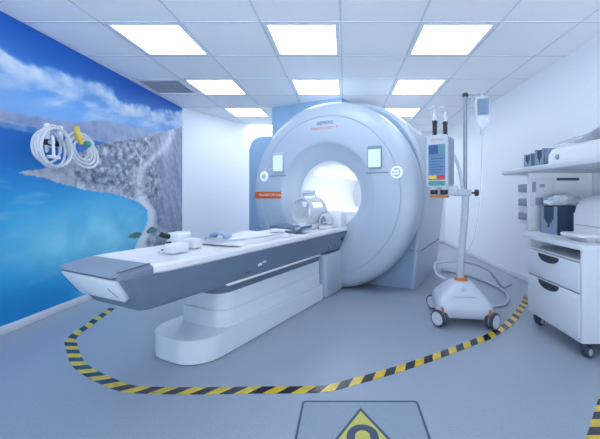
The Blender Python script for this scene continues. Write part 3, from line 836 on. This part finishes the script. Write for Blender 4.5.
# ------------------------------------------------------------------ drawer cabinet on casters
Xc, Y1, Y2 = 1.48, 2.045, 2.655
cab = thing('drawer_cabinet', 'white rolling cabinet with two drawers against the right wall', 'cabinet', (Xc, Y1, 0))
D = XR - .03 - Xc; W = Y2 - Y1
b = BM()
box(b, 0, D, 0, .02, .10, .685, .002, 1); box(b, 0, D, W - .02, W, .10, .685, .002, 1)
box(b, 0, D, .02, W - .02, .10, .12); box(b, D - .012, D, .02, W - .02, .12, .685)
box(b, .012, D - .012, .02, W - .02, .603, .615)
mesh('carcass', b, LAM, cab)
b = BM(); prism(b, rrect(-.02, D + .01, -.015, .775, [.02, .02, .02, .14], 8), .685, .716, .008, 3); mesh('worktop', b, LAM, cab)
def halfmoon(y, z, r, h, n=14):
    return [(y - r, z)] + [(y - r * math.cos(PI * k / n), z - h * math.sin(PI * k / n) ** .8) for k in range(1, n)] + [(y + r, z)]
for (z0, z1, hz) in ((.412, .600, .600), (.125, .404, .404)):
    b = BM(); box(b, -.012, .008, .022, W - .022, z0, z1, .003, 2); box(b, .008, D - .05, .03, W - .03, z0 + .01, z1 - .05)
    dr = mesh('drawer', b, LAM, cab)
    b = BM(); prism(b, halfmoon(W / 2 + .02, hz - .006, .118, .054), .0, .012, .003, 1, M=Matrix(((0, 0, -1, -.006), (1, 0, 0, 0), (0, 1, 0, 0), (0, 0, 0, 1)))); mesh('handle', b, RECESS, dr)  # raised dark plate, painted as the shade inside the handle cutout
for (x, y) in ((.05, .05), (.05, W - .05), (D - .05, .05), (D - .05, W - .05)):
    b = BM(); lathe(b, [(0, 0), (.022, 0), (.022, .03), (0, .03)], 14, T(x, y, .072)); box(b, x - .024, x + .024, y - .02, y + .02, .04, .078, .005, 1)
    cs = mesh('caster', b, RUBBER, cab)
    for dy in (-.017, .017):
        b = BM(); lathe(b, [(0, -.012), (.030, -.012), (.037, -.007), (.037, .007), (.030, .012), (0, .012)], 22, T(x + .015, y + dy, .037) @ Rz(25) @ Rx(90)); mesh('wheel', b, RUBBER, cs)
        b = BM(); lathe(b, [(0, -.0135), (.021, -.0135), (.021, .0135), (0, .0135)], 14, T(x + .015, y + dy, .037) @ Rz(25) @ Rx(90)); mesh('hub', b, HUB, cs)

# wall shelf with a hanging end panel
sh = thing('wall_shelf', 'long white wall shelf over the cabinet with an upright end panel', 'shelf', (0, 0, 0))
b = BM(); prism(b, [(1.50, 1.0), (XR - .002, 1.0), (XR - .002, 3.22), (1.56, 3.22), (1.50, 3.14)], 1.222, 1.262, .006, 2); mesh('board', b, LAM, sh)
b = BM(); box(b, 1.585, XR - .002, 2.835, 2.86, .725, 1.222, .003, 1); pn = mesh('end_panel', b, LAM, sh)
for (x0, x1, z0, z1, m) in ((1.615, 1.65, 1.055, 1.145, PATCH), (1.68, 1.725, 1.095, 1.125, PATCH), (1.645, 1.71, .945, 1.01, PATCH), (1.83, 2.02, 1.155, 1.178, SIGNB)):
    b = BM(); box(b, x0, x1, 2.828, 2.836, z0, z1, .002, 1); mesh('socket_plate', b, m, pn)
b = BM(); box(b, 1.60, 1.81, 2.831, 2.836, .935, 1.18, .002, 1); mesh('cover_panel', b, COVE, pn)

# file rack on the wall beyond the shelf
fr = thing('wall_file_rack', 'white wall rack with three grey pockets left of the end panel', 'rack', (XR, 3.75, .70))
b = BM(); box(b, -.075, -.002, -.12, .14, 0, .53, .006, 2); mesh('body', b, LAM, fr)
for z in (.045, .205, .37):
    b = BM(); box(b, -.095, -.05, -.126, .13, z, z + .085, .006, 2); mesh('pocket', b, PATCH, fr)

# magazine file boxes
def filebox(name, label, loc, dx, dy, h, m_side, group):
    r = thing(name, label, 'file box', loc, 0, group)
    b = BM(); w = .006
    box(b, 0, dx, 0, w, 0, h, .001, 1); box(b, 0, dx, dy - w, dy, 0, h, .001, 1); box(b, dx - w, dx, w, dy - w, 0, h); box(b, w, dx - w, w, dy - w, 0, w)
    mesh('body', b, m_side, r)
    # front board with a notch
    c = dy / 2
    pts = [(0, 0), (dy, 0), (dy, h), (c + .30 * dy, h), (c + .30 * dy, .55 * h), (c + .08 * dy, .36 * h), (c + .08 * dy, .24 * h), (c - .08 * dy, .24 * h), (c - .08 * dy, .36 * h), (c - .30 * dy, .55 * h), (c - .30 * dy, h), (0, h)]
    b = BM(); prism(b, pts, 0, w, 0, 1, M=Matrix(((0, 0, -1, w), (1, 0, 0, 0), (0, 1, 0, 0), (0, 0, 0, 1)))); mesh('front_board', b, FILEB, r)
    b = BM(); box(b, w + .004, dx - w - .004, w + .002, dy - w - .002, w, h * .96, .002, 1); mesh('filling', b, FILED, r)
    return r
filebox('file_box', 'large slate file box with notched front standing on the drawer cabinet', (1.645, 2.54, .7165), .215, .225, .225, FILED, None)
filebox('file_box', 'small blue grey file box at the outer end of the wall shelf', (1.60, 2.815, 1.2625), .13, .12, .125, FILEB, None)
filebox('file_box', 'small blue grey file box between another box and the clear covered device', (1.60, 2.64, 1.2625), .15, .125, .145, FILEB, None)

# crumpled bag on the big file box
b = BM(); bmesh.ops.create_icosphere(b, subdivisions=4, radius=1)
for v in b.verts:
    d = v.co.normalized(); k = 1 + .35 * noise.noise(d * 2.2 + Vector((3, 1, 7))) + .16 * noise.noise(d * 6)
    v.co = Vector((d.x * .13 * k, d.y * .08 * k, max(-.03, d.z * .06 * k)))
bg = mesh('plastic_bag', b, BAGW, None, (1.775, 2.655, .976)); bg.rotation_euler = (0, 0, R(8)); tag(bg, 'crumpled pale plastic bag lying on top of the large file box', 'bag')

# tabletop device
dv = thing('tabletop_device', 'white rounded tabletop device with a front tray on the drawer cabinet', 'device', (1.66, 2.12, .7165))
prof = rrect(.0, .30, .0, .31, [.01, .01, .10, .13], 8)
b = BM(); prism(b, [(x, z) for x, z in prof], -.26, 0, .02, 3, M=Rx(90) ); mesh('housing', b, DEVW, dv)
b = BM(); box(b, -.004, .02, -.001, .261, .10, .104); mesh('joint_line', b, PATCH, dv)
b = BM(); prism(b, rrect(-.13, .02, .02, .24, [.04, .0, .0, .04], 6), .03, .052, .008, 3); prism(b, rrect(-.06, .02, .05, .21, .01), .0, .032); mesh('tray', b, DEVW, dv)
b = BM(); lathe(b, [(0, -.006), (.014, -.006), (.016, .004)], 16, T(.075, 0, .12) @ Rx(-90)); mesh('button', b, RECESS, dv)

# covered device on the shelf
cv = thing('covered_device', 'white shelf device under a clear raised cover, top right', 'device', (1.60, 1.95, 1.2625))
b = BM(); rg = []
pf = [(.0, 0), (.0, .075), (.03, .125), (.12, .150), (.30, .155), (.42, .13), (.43, 0)]
for y in (0, .01, .63, .64):
    e = .008 if y in (0, .64) else 0
    rg.append([(x + (e if x < .2 else -e), y, z - (e if z > 0 else 0)) for x, z in pf])
loft(b, rg); mesh('housing', b, DEVW, cv)
b = BM(); lathe(b, [(0, -.012), (.018, -.012), (.022, -.004), (.022, .006)], 20, T(.004, .52, .055) @ Ry(90)); mesh('knob', b, PATCH, cv)
b = BM(); rg = []
for y in (.30, .32, .44, .55, .61):
    s = {.30: .9, .32: 1.0, .44: 1.0, .55: .8, .61: .45}[y]
    A = [(.19 + .17 * math.cos(R(a)), y, .152 + .055 * s * math.sin(R(a))) for a in range(0, 181, 15)]
    I = [(.19 + .165 * math.cos(R(a)), y, .152 + .050 * s * math.sin(R(a))) for a in range(180, -1, -15)]
    rg.append(A + I)
loft(b, rg); mesh('clear_cover', b, CLEAR, cv)
b = BM(); prism(b, rrect(.02, .41, -.38, .0, .02), .0, .008, .002, 1, M=T(.0, .295, .154) @ Rx(-17)); mesh('raised_lid', b, COILT, cv)

# ------------------------------------------------------------------ wall gas fittings and coiled hoses on the mural wall
WX = XL + .013
def flow(y, z, label):
    f = thing('oxygen_flowmeter', label, 'flowmeter', (WX, y, z), 0, 'oxygen flowmeters on the mural wall')
    b = BM(); lathe(b, [(0, 0), (.035, 0), (.035, .02), (.022, .03), (.022, .05)], 20, Ry(90)); mesh('wall_outlet', b, DEVW, f)
    b = BM(); tube(b, [(.045, 0, 0), (.10, 0, 0)], .020, 14); box(b, .06, .11, -.028, .028, -.024, .024, .006, 2); mesh('valve_body', b, BLACK, f)
    b = BM(); lathe(b, [(.014, .02), (.019, .03), (.019, .14), (.014, .155), (0, .157)], 18, T(.085, 0, 0)); mesh('meter_tube', b, DEVW, f)
    b = BM(); lathe(b, [(0, 0), (.018, 0), (.020, .01), (.018, .03), (0, .032)], 16, T(.11, 0, 0) @ Ry(90)); mesh('knob', b, DEVW, f)
    b = BM(); lathe(b, [(.014, -.02), (.012, -.07), (.006, -.085), (0, -.086)], 14, T(.085, 0, 0)); mesh('outlet_nozzle', b, DEVW, f)
    return f
flow(2.675, 1.46, 'left oxygen flowmeter with white upright tube on the mural wall')
flow(2.80, 1.465, 'right oxygen flowmeter with white upright tube, next to the yellow fitting')

h1 = thing('hanging_hose', 'larger clear coiled hose ring hanging left on the mural wall', 'hose', (WX + .19, 2.585, 1.405))
b = BM(); pts = []
for k in range(36 * 5):
    a = 2 * PI * k / 36; q = k / (36 * 5)
    rr = .140 + .014 * math.sin(a * .21 + 1) + .012 * math.cos(q * 17)
    pts.append((.018 + .045 * math.sin(q * 9) , rr * math.cos(a), rr * 1.06 * math.sin(a)))
tube(b, pts, .0095, 8); mesh('hose', b, mat('clear hose', (232, 238, 246), .25, alpha=.72), h1)
b = BM(); tube(b, [(.04, -.02, .09), (.04, -.01, -.07)], .011, 10); box(b, .025, .055, -.06, .04, -.09, -.065, .006, 2); mesh('connector', b, DEVW, h1)
h2 = thing('hanging_hose', 'smaller tilted coiled hose with a yellow fitting hanging right on the mural wall', 'hose', (WX + .195, 2.90, 1.42))
M2 = Rz(-14) @ Rx(38)
b = BM(); pts = []
for k in range(36 * 6):
    a = 2 * PI * k / 36; rr = .165 - .10 * k / (36 * 6)
    pts.append((.02 * math.sin(a * .5), rr * .78 * math.cos(a), rr * 1.05 * math.sin(a)))
tube(b, pts, .010, 8, M=M2); mesh('hose', b, bpy.data.materials['clear hose'], h2)
b = BM(); tube(b, smoothpath([(.02, -.085, .20), (.02, -.075, .14), (.025, -.055, .09), (.03, -.05, .05)]), [.019] * 8 + [.024] * 8 + [.016] * 9, 12); mesh('fitting', b, YFIT, h2)
b = BM(); lathe(b, [(0, 0), (.028, 0), (.03, .02), (.02, .03), (0, .03)], 18, T(.035, .0, .06) @ Ry(90)); mesh('cap', b, GFIT, h2)

# ------------------------------------------------------------------ light, camera, view
w = bpy.data.worlds.new('added fill'); sc.world = w; w.use_nodes = True
# added fill through the missing front wall: strong from below for the ceiling, dimmer above
wn = w.node_tree; bg_ = wn.nodes['Background']
tc_ = wn.nodes.new('ShaderNodeTexCoord'); sx_ = wn.nodes.new('ShaderNodeSeparateXYZ'); rp_ = wn.nodes.new('ShaderNodeValToRGB')
mp_ = wn.nodes.new('ShaderNodeMapRange'); mp_.inputs[1].default_value = -1; mp_.inputs[2].default_value = 1
wn.links.new(tc_.outputs['Generated'], sx_.inputs[0]); wn.links.new(sx_.outputs['Z'], mp_.inputs[0]); wn.links.new(mp_.outputs[0], rp_.inputs[0])
e_ = rp_.color_ramp.elements
e_[0].position = .42; e_[0].color = (.83, .92, 1, 1); e_[1].position = .56; e_[1].color = (.06, .07, .085, 1)
wn.links.new(rp_.outputs[0], bg_.inputs[0]); bg_.inputs[1].default_value = 6.5

cam = bpy.data.cameras.new('camera'); co = bpy.data.objects.new('camera', cam); COL.objects.link(co)
co.location = (0, 0, CAMZ); co.rotation_euler = (R(90), 0, 0)
cam.sensor_width = 36; cam.lens = 328 / 600 * 36
cam.shift_x = -45 / 600; cam.shift_y = -24.5 / 600
cam.clip_start = .05
sc.camera = co
vs_ = sc.view_settings
vs_.view_transform = 'Standard'; vs_.look = 'None'; vs_.gamma = 1; vs_.use_curve_mapping = False
vs_.exposure = 0.25
